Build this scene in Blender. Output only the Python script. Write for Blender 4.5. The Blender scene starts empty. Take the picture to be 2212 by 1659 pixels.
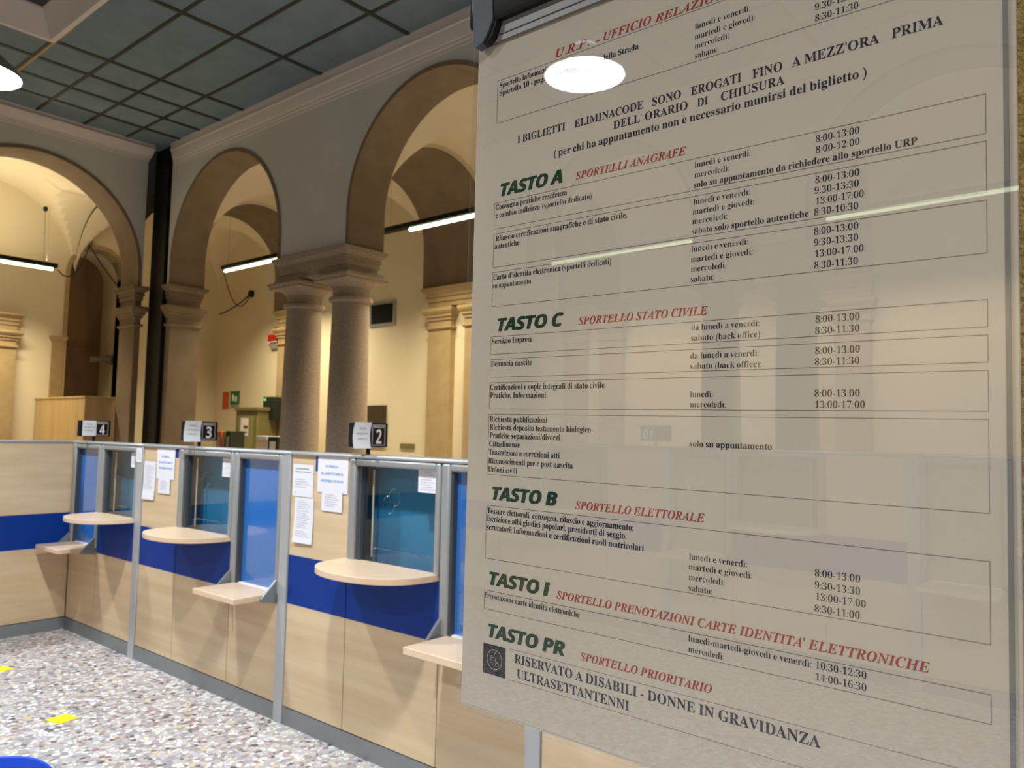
import bpy, math, random
from mathutils import Matrix, Vector
from mathutils.geometry import tessellate_polygon

C = bpy.context.scene.collection
S = bpy.context.scene
R_ = math.radians
PI = math.pi
random.seed(4)

# ------------------------------------------------------------------ camera
cam_d = bpy.data.cameras.new('camera')
cam_d.sensor_width = 36.0
cam_d.lens = 36.0 * 1690.0 / 2212.0
cam_d.clip_start = 0.05
cam_d.dof.use_dof = True
cam_d.dof.focus_distance = 0.93
cam_d.dof.aperture_fstop = 12.0
cam = bpy.data.objects.new('camera', cam_d)
C.objects.link(cam)
yaw, pitch, roll = R_(40.0), R_(3.78), R_(1.2)
fw = Vector((-math.sin(yaw) * math.cos(pitch), math.cos(yaw) * math.cos(pitch), math.sin(pitch)))
rt = Vector((math.cos(yaw), math.sin(yaw), 0))
up = rt.cross(fw)
r2 = rt * math.cos(roll) + up * math.sin(roll)
u2 = up * math.cos(roll) - rt * math.sin(roll)
cam.matrix_world = Matrix(((r2.x, u2.x, -fw.x, 0), (r2.y, u2.y, -fw.y, 0), (r2.z, u2.z, -fw.z, 1.65), (0, 0, 0, 1)))
S.camera = cam

# ------------------------------------------------------------------ world, exposure, lights
w = bpy.data.worlds.new('world')
S.world = w
w.use_nodes = True
w.node_tree.nodes['Background'].inputs[0].default_value = (0.9, 0.85, 0.8, 1)
w.node_tree.nodes['Background'].inputs[1].default_value = 0.01
S.view_settings.view_transform = 'Standard'
S.view_settings.look = 'None'
S.view_settings.gamma = 1.0
S.view_settings.use_curve_mapping = False
S.view_settings.exposure = 0.0

HALL_W, TUBE_W = 82.0, 38.0
COOL, WARM = (0.90, 0.95, 1.0), (1.0, 0.86, 0.57)


def area(name, loc, rot, sx, sy, power, col, spread=180, shape='RECTANGLE'):
    l = bpy.data.lights.new(name, 'AREA')
    l.shape = shape
    l.size = sx
    if shape == 'RECTANGLE':
        l.size_y = sy
    l.energy = power
    l.color = col
    l.spread = R_(spread)
    o = bpy.data.objects.new(name, l)
    o.location = loc
    o.rotation_euler = rot
    C.objects.link(o)
    return o


# pendant lamps of the hall (position of the rim centre), dish built further down
PENDANTS = [(-4.93, 1.28, 3.56), (-2.33, -1.80, 3.50), (-2.33, 1.30, 3.53),
            (-7.6, 1.30, 3.53), (0.6, -1.80, 3.53), (2.6, 1.3, 3.53)]
for px_, py_, pz_ in PENDANTS:
    area('pendant_light', (px_, py_, pz_ + 0.085), (0, 0, 0), 0.19, 0.19, HALL_W, COOL, 165, 'DISK')

# tube lamps of the corridors: (x0, y0, x1, y1, z, downward power, upward power)
YB = -0.775                       # the hall is symmetric about this line


def mir(y):
    return 2 * YB - y


TUBES = [(-12.43, 7.0, -9.6, 7.0, 4.42, 1.0, 0.0), (-8.26, 7.0, -4.6, 7.0, 4.42, 1.0, 0.0), (-3.2, 7.0, 0.4, 7.0, 4.42, 1.0, 0.0),
         (-13.4, 4.72, -13.4, 1.6, 4.16, .95, .3),
         (-8.26, mir(7.0), -4.6, mir(7.0), 4.42, 1.0, 0.0), (-4.3, mir(7.0), -0.6, mir(7.0), 4.42, 1.0, 0.0)]
for x0, y0, x1, y1, z, dn, up_ in TUBES:
    L = math.hypot(x1 - x0, y1 - y0)
    rz = 0 if abs(y1 - y0) < .01 else PI / 2
    c = ((x0 + x1) / 2, (y0 + y1) / 2, z)
    area('tube_light', (c[0], c[1], z - 0.10), (0, 0, rz), L * .9, 0.05, TUBE_W * dn * L, WARM, 118)
    if up_:
        area('tube_light', (c[0], c[1], z + 0.07), (PI, 0, rz), L * .9, 0.04, TUBE_W * up_ * L, WARM, 180)


# ------------------------------------------------------------------ mesh helpers
class MB:
    def __init__(s):
        s.v = []; s.f = []; s.mi = []; s.k = 0

    def add(s, vs, fs):
        b = len(s.v)
        s.v += [tuple(p) for p in vs]
        for f in fs:
            s.f.append([b + i for i in f]); s.mi.append(s.k)
        return s

    def box(s, x0, x1, y0, y1, z0, z1):
        return s.add([(x0, y0, z0), (x1, y0, z0), (x1, y1, z0), (x0, y1, z0), (x0, y0, z1), (x1, y0, z1), (x1, y1, z1), (x0, y1, z1)],
                     [(0, 3, 2, 1), (4, 5, 6, 7), (0, 1, 5, 4), (1, 2, 6, 5), (2, 3, 7, 6), (3, 0, 4, 7)])

    def prism(s, poly, a, b, fn, holes=()):
        """polygon (p,q) swept from a to b; fn(p,q,t) -> xyz"""
        rings = [list(poly)] + [list(h) for h in holes]
        tris = tessellate_polygon([[Vector((p, q, 0)) for p, q in r] for r in rings])
        flat = [p for r in rings for p in r]
        n = len(flat)
        vs = [fn(p, q, a) for p, q in flat] + [fn(p, q, b) for p, q in flat]
        fs = [tuple(t) for t in tris] + [tuple(n + i for i in reversed(t)) for t in tris]
        o = 0
        for r in rings:
            m = len(r)
            fs += [(o + i, o + (i + 1) % m, n + o + (i + 1) % m, n + o + i) for i in range(m)]
            o += m
        return s.add(vs, fs)

    def lathe(s, prof, x, y, n=32, closed=True):
        vs = []
        for r, z in prof:
            vs += [(x + r * math.cos(2 * PI * i / n), y + r * math.sin(2 * PI * i / n), z) for i in range(n)]
        fs = [(k * n + i, k * n + (i + 1) % n, (k + 1) * n + (i + 1) % n, (k + 1) * n + i) for k in range(len(prof) - 1) for i in range(n)]
        if closed:
            fs += [tuple(reversed(range(n))), tuple((len(prof) - 1) * n + i for i in range(n))]
        return s.add(vs, fs)

    def loft(s, x0, x1, y0, y1, prof, cx=(-99, 99), cy=(-99, 99)):
        """rectangular plan, profile of (offset, z): a moulded block"""
        vs = []
        for o, z in prof:
            vs += [(x0 - o, y0 - o, z), (x1 + o, y0 - o, z), (x1 + o, y1 + o, z), (x0 - o, y1 + o, z)]
        vs = [(min(max(x, cx[0]), cx[1]), min(max(y, cy[0]), cy[1]), z) for x, y, z in vs]
        m = len(prof)
        fs = [(k * 4 + i, k * 4 + (i + 1) % 4, (k + 1) * 4 + (i + 1) % 4, (k + 1) * 4 + i) for k in range(m - 1) for i in range(4)]
        fs += [(3, 2, 1, 0), tuple((m - 1) * 4 + i for i in range(4))]
        return s.add(vs, fs)

    def tube(s, path, r, n=8):
        path = [Vector(p) for p in path]
        vs = []
        for i, p in enumerate(path):
            t = (path[min(i + 1, len(path) - 1)] - path[max(i - 1, 0)]).normalized()
            a = t.cross(Vector((0, 0, 1)))
            if a.length < 1e-4:
                a = t.cross(Vector((1, 0, 0)))
            a.normalize(); b = t.cross(a)
            vs += [p + a * r * math.cos(2 * PI * k / n) + b * r * math.sin(2 * PI * k / n) for k in range(n)]
        fs = [(k * n + i, k * n + (i + 1) % n, (k + 1) * n + (i + 1) % n, (k + 1) * n + i) for k in range(len(path) - 1) for i in range(n)]
        fs += [tuple(reversed(range(n))), tuple((len(path) - 1) * n + i for i in range(n))]
        return s.add(vs, fs)

    def build(s, name, mats, parent=None, smooth=35, bevel=0, **props):
        me = bpy.data.meshes.new(name)
        me.from_pydata(s.v, [], s.f)
        if not isinstance(mats, (list, tuple)):
            mats = [mats]
        for m in mats:
            me.materials.append(m)
        me.polygons.foreach_set('material_index', s.mi)
        import bmesh
        bm = bmesh.new(); bm.from_mesh(me)
        bmesh.ops.recalc_face_normals(bm, faces=bm.faces)
        bm.to_mesh(me); bm.free()
        if smooth:
            me.polygons.foreach_set('use_smooth', [True] * len(me.polygons))
            me.set_sharp_from_angle(angle=R_(smooth))
        o = bpy.data.objects.new(name, me)
        C.objects.link(o)
        if parent:
            o.parent = parent
        if bevel:
            b = o.modifiers.new('bevel', 'BEVEL'); b.width = bevel; b.segments = 2; b.limit_method = 'ANGLE'
        for k, v in props.items():
            o[k] = v
        return o


def thing(name, label, category, loc=(0, 0, 0), rz=0, group=None):
    o = bpy.data.objects.new(name, None)
    o.empty_display_size = .1
    C.objects.link(o)
    o.location = loc
    o.rotation_euler = (0, 0, rz)
    o['label'] = label; o['category'] = category
    if group:
        o['group'] = group
    return o


def tag(o, label, category, group=None):
    o['label'] = label; o['category'] = category
    if group:
        o['group'] = group
    return o


# ------------------------------------------------------------------ materials
def srgb(r, g, b):
    f = lambda c: (c / 255 / 12.92) if c / 255 <= .04045 else ((c / 255 + .055) / 1.055) ** 2.4
    return (f(r), f(g), f(b), 1)


def mat(name, col, rough=.6, metal=0, noise=None, bump=None, coat=0, emit=None, spec=.5):
    m = bpy.data.materials.new(name)
    m.use_nodes = True
    nt = m.node_tree
    b = nt.nodes['Principled BSDF']
    b.inputs['Base Color'].default_value = col
    b.inputs['Roughness'].default_value = rough
    b.inputs['Metallic'].default_value = metal
    b.inputs['Specular IOR Level'].default_value = spec
    if coat:
        b.inputs['Coat Weight'].default_value = coat
        b.inputs['Coat Roughness'].default_value = .03
    if emit:
        b.inputs['Emission Color'].default_value = emit[0]
        b.inputs['Emission Strength'].default_value = emit[1]
    if noise or bump:
        tc = nt.nodes.new('ShaderNodeTexCoord')
        mp = nt.nodes.new('ShaderNodeMapping')
        nt.links.new(tc.outputs['Object'], mp.inputs[0])
    if noise:                                    # (scale, second colour, detail, stretch, lo, hi)
        sc, c2, det, st, lo, hi = noise
        mp.inputs['Scale'].default_value = st
        n = nt.nodes.new('ShaderNodeTexNoise')
        n.inputs['Scale'].default_value = sc
        n.inputs['Detail'].default_value = det
        nt.links.new(mp.outputs[0], n.inputs['Vector'])
        r = nt.nodes.new('ShaderNodeValToRGB')
        r.color_ramp.elements[0].position = lo; r.color_ramp.elements[0].color = col
        r.color_ramp.elements[1].position = hi; r.color_ramp.elements[1].color = c2
        nt.links.new(n.outputs['Fac'], r.inputs[0])
        nt.links.new(r.outputs[0], b.inputs['Base Color'])
    if bump:
        n2 = nt.nodes.new('ShaderNodeTexNoise'); n2.inputs['Scale'].default_value = bump[0]; n2.inputs['Detail'].default_value = 4
        nt.links.new(tc.outputs['Object'], n2.inputs['Vector'])
        bp = nt.nodes.new('ShaderNodeBump'); bp.inputs['Strength'].default_value = bump[1]; bp.inputs['Distance'].default_value = .01
        nt.links.new(n2.outputs['Fac'], bp.inputs['Height']); nt.links.new(bp.outputs[0], b.inputs['Normal'])
    return m


one = (1, 1, 1)
M = {}
M['plaster'] = mat('wall_plaster', srgb(204, 204, 200), .9, noise=(.8, srgb(196, 196, 190), 3, one, .35, .65), bump=(9, .15))
M['cream'] = mat('cream_plaster', srgb(226, 214, 188), .9, noise=(.6, srgb(216, 203, 174), 3, one, .3, .7), bump=(9, .1))
M['cornice'] = mat('cornice_plaster', srgb(206, 198, 196), .8)
M['stone'] = mat('speckled_stone', srgb(160, 143, 128), .75, noise=(60, srgb(130, 113, 100), 8, one, .45, .75), bump=(80, .1))
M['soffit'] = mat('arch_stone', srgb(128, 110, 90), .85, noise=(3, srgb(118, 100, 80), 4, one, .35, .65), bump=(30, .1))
M['ochre'] = mat('ochre_stone', srgb(172, 150, 112), .8, noise=(6, srgb(160, 136, 98), 5, one, .3, .7))
M['tile'] = mat('ceiling_tile', srgb(108, 126, 138), .85, noise=(3.5, srgb(99, 117, 129), 6, one, .35, .65), bump=(40, .1))
M['grid'] = mat('dark_metal_grid', srgb(38, 40, 40), .6)
M['black'] = mat('black_paint', srgb(10, 10, 11), .55, spec=.3)
M['wood'] = mat('beech_laminate', srgb(217, 193, 158), .42, noise=(2.2, srgb(203, 176, 139), 4, (.35, 1, 7), .32, .68))
M['wood_light'] = mat('beech_shelf', srgb(232, 206, 176), .28, noise=(2.2, srgb(222, 192, 158), 4, (.35, 1, 7), .32, .68))
M['blue'] = mat('blue_laminate', srgb(0, 50, 134), .45, spec=.22)
M['rail'] = mat('light_aluminium', srgb(184, 188, 190), .35, metal=.35)
M['steel'] = mat('grey_aluminium', srgb(160, 162, 162), .42, metal=.35)
M['dark'] = mat('dark_gap', srgb(30, 26, 22), .8)
M['plinth'] = mat('grey_plinth', srgb(140, 146, 148), .45, metal=.5)
M['paper'] = mat('white_paper', srgb(226, 226, 232), .8)
M['poster'] = mat('poster_paper', srgb(198, 187, 169), .7)  # white paper toned beige; its dimness from facing away is in the colour
M['ink'] = mat('black_ink', srgb(10, 8, 30), .8)
M['red'] = mat('red_ink', srgb(158, 32, 30), .7)
M['green'] = mat('green_ink', srgb(22, 84, 56), .7)
M['line'] = mat('grey_ink', srgb(120, 108, 96), .7)
M['yellow'] = mat('yellow_tape', srgb(250, 225, 20), .5)
M['plastic'] = mat('blue_plastic', srgb(28, 78, 205), .3)
M['white'] = mat('white_enamel', srgb(240, 240, 240), .4)
M['greymetal'] = mat('grey_enamel', srgb(120, 120, 122), .45)
M['olive'] = mat('olive_metal', srgb(118, 110, 70), .5)
M['darkgreen'] = mat('dark_green_case', srgb(22, 32, 26), .5)
M['orange'] = mat('orange_print', srgb(190, 88, 40), .6)
M['signgreen'] = mat('sign_green', srgb(0, 112, 60), .5)
M['alarm'] = mat('alarm_red', srgb(190, 30, 28), .4)
M['slate'] = mat('slate_plastic', srgb(62, 66, 72), .5)
M['deepdoor'] = mat('brown_door', srgb(140, 110, 78), .6, noise=(3, srgb(122, 94, 64), 4, (1, 1, .3), .4, .6))
M['lightblue'] = mat('light_blue_ink', srgb(90, 150, 210), .6)
M['pale'] = mat('pale_print', srgb(170, 170, 182), .7)
M['skyglass'] = mat('skylight_glass', srgb(24, 40, 46), .2)
M['blind_low'] = mat('blue_panel_gloss', srgb(42, 112, 190), .15, coat=1.0, spec=1.0)
M['blind_high'] = mat('teal_panel', srgb(52, 130, 172), .35)
M['rough'] = mat('rough_plaster', srgb(196, 166, 104), .95, noise=(120, srgb(150, 118, 62), 5, one, .42, .66), bump=(260, 1.0))
M['glow'] = mat('lamp_glow', (1, 1, 1, 1), .5, emit=((.92, .94, 1, 1), 4.4))
M['vent_glow'] = mat('vent_glow', (1, 1, 1, 1), .5, emit=((.8, .86, 1, 1), 1.8))
M['flap'] = mat('grey_clear_plastic', srgb(122, 119, 114), .4)
M['shutter'] = mat('grey_green_shutter', srgb(150, 152, 138), .5)
M['booth'] = mat('yellow_wood', srgb(186, 158, 112), .5, noise=(2.2, srgb(172, 142, 98), 4, (3, 3, .3), .32, .68))
M['tube'] = mat('tube_glow', (1, 1, 1, 1), .5, emit=((.86, 1, .66, 1), 3.2))
M['greenlabel'] = mat('glowing_green_label', srgb(90, 220, 120), .5, emit=((.1, .8, .3, 1), .35))  # green label on the wall box, no lamp; its glow is added


def glass_mat(name, tint=(1, 1, 1, 1), rough=0.0, ior=1.5):
    m = bpy.data.materials.new(name); m.use_nodes = True
    nt = m.node_tree; nt.nodes.clear()
    o = nt.nodes.new('ShaderNodeOutputMaterial'); mx = nt.nodes.new('ShaderNodeMixShader')
    t = nt.nodes.new('ShaderNodeBsdfTransparent'); g = nt.nodes.new('ShaderNodeBsdfGlossy')
    ge = nt.nodes.new('ShaderNodeNewGeometry')
    dt = nt.nodes.new('ShaderNodeVectorMath'); dt.operation = 'DOT_PRODUCT'
    nt.links.new(ge.outputs['Normal'], dt.inputs[0]); nt.links.new(ge.outputs['Incoming'], dt.inputs[1])

    def mth(op, a, b=None):
        n = nt.nodes.new('ShaderNodeMath'); n.operation = op
        for k, q in enumerate((a, b)):
            if q is None: continue
            if isinstance(q, (int, float)): n.inputs[k].default_value = q
            else: nt.links.new(q, n.inputs[k])
        return n.outputs[0]
    # Schlick reflectance, the same from both faces of the sheet
    f0 = ((ior - 1) / (ior + 1)) ** 2
    f = mth('ADD', mth('MULTIPLY', mth('POWER', mth('SUBTRACT', 1.0, mth('ABSOLUTE', dt.outputs['Value'])), 5.0), 1 - f0), f0)
    t.inputs[0].default_value = tint; g.inputs['Roughness'].default_value = rough
    nt.links.new(f, mx.inputs[0]); nt.links.new(t.outputs[0], mx.inputs[1]); nt.links.new(g.outputs[0], mx.inputs[2])
    nt.links.new(mx.outputs[0], o.inputs[0])
    return m


M['glass'] = glass_mat('clear_glass', (.93, .97, .98, 1))
M['glassrim'] = glass_mat('acrylic_rim', (.75, .86, .9, 1), .1, 2.2)
M['acrylic'] = glass_mat('clear_acrylic', (1, 1, 1, 1), 0.0, 1.75)


def floor_mat():
    m = bpy.data.materials.new('terrazzo_chips'); m.use_nodes = True
    nt = m.node_tree; b = nt.nodes['Principled BSDF']
    tc = nt.nodes.new('ShaderNodeTexCoord'); mp = nt.nodes.new('ShaderNodeMapping'); mp.inputs['Scale'].default_value = (1, 1, 0)
    nt.links.new(tc.outputs['Object'], mp.inputs[0])
    v = nt.nodes.new('ShaderNodeTexVoronoi'); v.inputs['Scale'].default_value = 36; v.inputs['Randomness'].default_value = 1
    e = nt.nodes.new('ShaderNodeTexVoronoi'); e.feature = 'DISTANCE_TO_EDGE'; e.inputs['Scale'].default_value = 36
    for n in (v, e):
        nt.links.new(mp.outputs[0], n.inputs['Vector'])
    sep = nt.nodes.new('ShaderNodeSeparateColor'); nt.links.new(v.outputs['Color'], sep.inputs[0])
    r = nt.nodes.new('ShaderNodeValToRGB'); r.color_ramp.interpolation = 'CONSTANT'
    cols = [(0, (92, 88, 92)), (.06, (150, 146, 150)), (.2, (186, 180, 178)), (.34, (222, 220, 216)), (.5, (168, 160, 160)), (.6, (206, 200, 190)),
            (.72, (238, 236, 230)), (.84, (150, 116, 108)), (.89, (214, 196, 158)), (.94, (196, 192, 204))]
    el = r.color_ramp.elements
    el[0].position, el[0].color = 0, srgb(*cols[0][1])
    el[1].position, el[1].color = cols[1][0], srgb(*cols[1][1])
    for p, c in cols[2:]:
        k = el.new(p); k.color = srgb(*c)
    nt.links.new(sep.outputs[0], r.inputs[0])
    lt = nt.nodes.new('ShaderNodeMath'); lt.operation = 'LESS_THAN'; lt.inputs[1].default_value = .07
    nt.links.new(e.outputs['Distance'], lt.inputs[0])
    mx = nt.nodes.new('ShaderNodeMix'); mx.data_type = 'RGBA'
    nt.links.new(lt.outputs[0], mx.inputs['Factor']); nt.links.new(r.outputs[0], mx.inputs[6]); mx.inputs[7].default_value = srgb(176, 170, 168)
    nt.links.new(mx.outputs[2], b.inputs['Base Color'])
    b.inputs['Roughness'].default_value = .35
    return m


M['floor'] = floor_mat()


# ------------------------------------------------------------------ the building
def struct(mb, name, m, **k):
    return mb.build(name, m, kind='structure', **k)


ZC = 5.89
XL, XR, YN, YF = -11.8, 4.2, 5.5, mir(5.5)
XO, YO = -14.4, 8.05
f = MB().box(XO, XR + .3, mir(YO), YO, -.2, 0)
struct(f, 'floor', M['floor'], smooth=0)


def arc(c, r, cz, n=40, a0=PI, a1=0):
    return [(c + r * math.cos(a0 + (a1 - a0) * i / n), cz + r * math.sin(a0 + (a1 - a0) * i / n)) for i in range(n + 1)]


def arcade_poly(s0, s1, zb, zt, arches):
    p = [(s0, zt), (s0, zb)]
    for c, r, cz in arches:
        p += [(c - r, zb)] + arc(c, r, cz) + [(c + r, zb)]
    p += [(s1, zb), (s1, zt)]
    return p


NEAR = [(-9.85, 1.42, 4.07), (-5.79, 1.34, 4.15), (-1.80, 1.34, 4.15), (2.2, 1.34, 4.15)]
LEFT = [(-5.4, 1.47, 3.99), (YB, 1.80, 3.9), (3.85, 1.47, 3.99)]
for side, g in (('back', lambda y: y), ('front', mir)):
    fn = lambda p, q, t: (p, g(t), q)
    struct(MB().prism(arcade_poly(-11.35, XR, 3.78, ZC, NEAR), YN, YN + .5, fn), 'wall_' + side, M['plaster'])
    for c, r, cz in NEAR:                      # dressed stone ring lining each arch
        o = [(c - r, 3.79)] + arc(c, r, cz) + [(c + r, 3.79)]
        i = [(c + r - .05, 3.79)] + list(reversed(arc(c, r - .05, cz))) + [(c - r + .05, 3.79)]
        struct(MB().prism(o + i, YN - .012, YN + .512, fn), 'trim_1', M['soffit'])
fx = lambda p, q, t: (t, p, q)
struct(MB().prism(arcade_poly(mir(5.34), 5.34, 3.78, ZC, LEFT), XL, XL - .55, fx), 'wall_left', M['plaster'])
for c, r, cz in LEFT:
    o = [(c - r, 3.79)] + arc(c, r, cz) + [(c + r, 3.79)]
    i = [(c + r - .05, 3.79)] + list(reversed(arc(c, r - .05, cz))) + [(c - r + .05, 3.79)]
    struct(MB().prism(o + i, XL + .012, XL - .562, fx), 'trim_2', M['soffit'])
struct(MB().box(XR, XR + .3, mir(YO), YO, 0, 6.0), 'wall_right', M['plaster'], smooth=0)

# outer walls of the corridors
niche = [(5.28, 0)] + arc(5.74, .46, 4.31, 24) + [(6.2, 0)]
struct(MB().prism([(mir(YO), 6), (mir(YO), 0)] + niche + [(YO, 0), (YO, 6)], XO, XO - .95, fx), 'wall_left_outer', M['cream'])
for side, g in (('back', lambda y: y), ('front', mir)):
    y0, y1 = sorted((g(YO), g(YO + .2)))
    struct(MB().box(XO - .95, XR + .3, y0, y1, 0, 6), 'wall_%s_outer' % side, M['cream'], smooth=0)
o = [(5.22, 0)] + arc(5.74, .52, 4.31, 24) + [(6.26, 0), (6.2, 0)] + list(reversed(arc(5.74, .46, 4.31, 24))) + [(5.28, 0)]
struct(MB().prism(o, XO + .03, XO - .3, fx), 'trim_3', M['ochre'])
d1 = MB().prism([(5.28, 0)] + arc(5.74, .46, 4.31, 24) + [(6.2, 0)], XO - .88, XO - .94, fx)
d1 = struct(d1, 'door_1', M['deepdoor'])
MB().box(XO - .88, XO - .84, 5.3, 6.18, 3.14, 3.19).build('transom_bar', M['deepdoor'], d1)
struct(MB().loft(XO - .1, XO + .04, 5.06, 5.24, [(0, 0), (0, 3.06), (.01, 3.08), (.045, 3.14), (.045, 3.17), (0, 3.17)]), 'trim_4', M['ochre'])

# transverse arches crossing the corridors, then the groin vaults between them
for side, g in (('back', lambda y: y), ('front', mir)):
    for x0, x1 in ((-12.3, -11.3), (-8.43, -7.13), (-4.45, -3.15), (-.45, .85)):
        o = [(6.0, 6.0), (6.0, 3.78), (6.05, 3.78)] + arc(7.0, .95, 4.38, 32) + [(7.95, 3.78), (YO, 3.78), (YO, 6.0)]
        struct(MB().prism(o, x0, x1, lambda p, q, t: (t, g(p), q)), 'trim_5', M['cream'])
        i = [(6.05, 3.8)] + arc(7.0, .95, 4.38, 32) + [(7.95, 3.8), (7.935, 3.8)] + list(reversed(arc(7.0, .935, 4.38, 32))) + [(6.065, 3.8)]
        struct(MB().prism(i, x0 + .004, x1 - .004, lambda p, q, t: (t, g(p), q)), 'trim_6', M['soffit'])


def vault(x0, x1, y0, y1, zx, zy, g=lambda y: y, nx=44, ny=36):
    """groin vault; zx: springing of the barrel seen from the x-run arches, zy: of the one along x"""
    mb = MB(); vs = []
    rx, ry = (x1 - x0) / 2, (y1 - y0) / 2
    for i in range(nx + 1):
        for j in range(ny + 1):
            a, b = -math.cos(PI * i / nx), -math.cos(PI * j / ny)
            z = max(zx + min(rx, 1.5) * math.sqrt(max(0, 1 - a * a)), zy + ry * math.sqrt(max(0, 1 - b * b)))
            vs.append((x0 + rx * (1 + a), g(y0 + ry * (1 + b)), z))
    fs = [(i * (ny + 1) + j, (i + 1) * (ny + 1) + j, (i + 1) * (ny + 1) + j + 1, i * (ny + 1) + j + 1) for i in range(nx) for j in range(ny)]
    mb.add(vs, fs)
    o = struct(mb, 'ceiling', M['cream'], smooth=18)
    return o


for g in (lambda y: y, mir):
    for x0, x1 in ((-11.3, -8.43), (-7.13, -4.45), (-3.15, -.45), (.85, XR)):
        vault(x0, x1, 6.0, YO, 4.14, 4.36, g)
    vault(XO, -12.3, 5.36, YO, 4.3, 4.2, g)
for y0, y1 in ((2.38, 5.36), (-2.62, 1.07), (mir(5.36), mir(2.38))):
    vault(XO, XL - .55, y0, y1, 4.36, 4.14)
for y0, y1 in ((1.07, 2.38), (-3.93, -2.62)):
    o = [(XL - .5, 6.0), (XL - .5, 3.78), (XL - .6, 3.78)] + list(reversed(arc(-13.38, .95, 4.38, 32))) + [(-14.33, 3.78), (XO, 3.78), (XO, 6.0)]
    struct(MB().prism(o, y0, y1, lambda p, q, t: (p, t, q)), 'trim_5', M['cream'])

# hall ceiling round the skylight well, dark grid of the tiles
SX0, SX1, SY1 = -9.30, 1.79, 3.10
SY0 = mir(SY1)
struct(MB().box(XL, SX0, YF, YN, ZC, ZC + .1).box(SX1, XR, YF, YN, ZC, ZC + .1).box(SX0, SX1, SY1, YN, ZC, ZC + .1).box(SX0, SX1, YF, SY0, ZC, ZC + .1), 'ceiling', M['tile'], smooth=0)
gr = MB()
for x in (-11.0, -10.43, -9.87, -9.30, -7.60, -6.08, -4.52, -2.96, -1.4, .2, 1.79, 3.0):
    for y0, y1 in ((SY1, YN), (YF, SY0)) if SX0 < x < SX1 else ((YF, YN),):
        gr.box(x - .026, x + .026, y0, y1, ZC - .012, ZC + .001)
for y in (3.10, 3.70, 4.30, 4.89):
    gr.box(XL, XR, y - .019, y + .019, ZC - .010, ZC + .001)
    gr.box(XL, XR, mir(y) - .015, mir(y) + .015, ZC - .010, ZC + .001)
for y in [2.50 - .6 * k for k in range(12)]:
    gr.box(XL, SX0, y - .015, y + .015, ZC - .010, ZC + .001)
struct(gr, 'trim_7', M['grid'], smooth=0)
struct(MB().box(SX0 - 1.12, SX0 + .5, SY1 + .005, SY1 + .035, ZC - .016, ZC - .004), 'trim_8', M['ochre'], smooth=0)
# moulded frame stepping up into the skylight
sk = MB()
prof = [(-.01, ZC + .0), (-.01, ZC - .03), (.04, ZC - .03), (.09, ZC + .08), (.18, ZC + .22), (.18, ZC + .27)]
vs = []
for o, z in prof:
    vs += [(SX0 + o, SY0 + o, z), (SX1 - o, SY0 + o, z), (SX1 - o, SY1 - o, z), (SX0 + o, SY1 - o, z)]
sk.add(vs, [(k * 4 + i, k * 4 + (i + 1) % 4, (k + 1) * 4 + (i + 1) % 4, (k + 1) * 4 + i) for k in range(len(prof) - 1) for i in range(4)])
struct(sk, 'trim_9', M['cornice'], smooth=25)
struct(MB().box(SX0 + .17, SX1 - .17, SY0 + .17, SY1 - .17, ZC + .24, ZC + .28), 'window_1', M['skyglass'], smooth=0)

# cornice of the hall
cp = [(0, 5.565), (.2, 5.565), (.2, 5.60), (.38, 5.605), (.38, 5.632), (.48, 5.64), (.58, 5.665), (.70, 5.71), (.78, 5.755), (.80, 5.768), (1.0, 5.772), (1.0, 5.80), (.88, 5.808), (.90, 5.84), (.96, 5.87), (.96, ZC), (0, ZC)]
struct(MB().prism(cp, -11.27, XR, lambda p, q, t: (t, YN - p * .09, q)), 'trim_10', M['cornice'], smooth=25)
struct(MB().prism(cp, -11.27, XR, lambda p, q, t: (t, YF + p * .09, q)), 'trim_11', M['cornice'], smooth=25)
cl_ = [(p, 5.69 + (q - 5.565) * (ZC - 5.69) / (ZC - 5.565)) for p, q in cp]
struct(MB().prism(cl_, mir(5.33), 5.33, lambda p, q, t: (XL + p * .26, t, q)), 'trim_12', M['cornice'], smooth=25)

# ------------------------------------------------------------------ columns, imposts, pilasters
IMP = [(0, 3.50), (0, 3.565), (.016, 3.568), (.016, 3.635), (.034, 3.638), (.034, 3.655), (.026, 3.66), (.026, 3.685), (.045, 3.70), (.07, 3.725), (.07, 3.738), (.085, 3.741), (.085, 3.75), (.085, 3.774), (0, 3.774)]
COLP = [(.235, 0), (.235, .9), (.232, 1.8), (.222, 2.6), (.212, 3.12), (.212, 3.15), (.225, 3.155), (.25, 3.17), (.255, 3.19), (.25, 3.21), (.225, 3.22),
        (.212, 3.23), (.212, 3.30), (.222, 3.305), (.222, 3.32), (.235, 3.33), (.265, 3.36), (.30, 3.385), (.315, 3.40)]


def column(x, y, label):
    t = thing('stone_column', label, 'column', (x, y, 0), group='round stone columns under the hall arches')
    MB().lathe(COLP[:6], 0, 0, 40).build('shaft', M['stone'], t)
    MB().lathe(COLP[5:12], 0, 0, 40).build('astragal', M['stone'], t)
    MB().lathe(COLP[11:], 0, 0, 40).loft(-.27, .27, -.27, .27, [(.04, 3.395), (.04, 3.425), (.055, 3.435), (.055, 3.465), (-.0, 3.475), (0, 3.502)]).build('capital', M['stone'], t)
    return t


def impost(x, y, label, w=1.30, d=.46, cy=(-99, 99)):
    t = tag(MB().loft(-w / 2, w / 2, -d / 2, d / 2, [(o, z + (.003 if cy[1] < 9 or cy[0] > -9 else 0)) for o, z in IMP], cy=cy).build('stone_impost', M['stone'], smooth=25), label, 'impost block', 'impost blocks over the column pairs')
    t.location = (x, y, 0)
    return t


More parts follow.
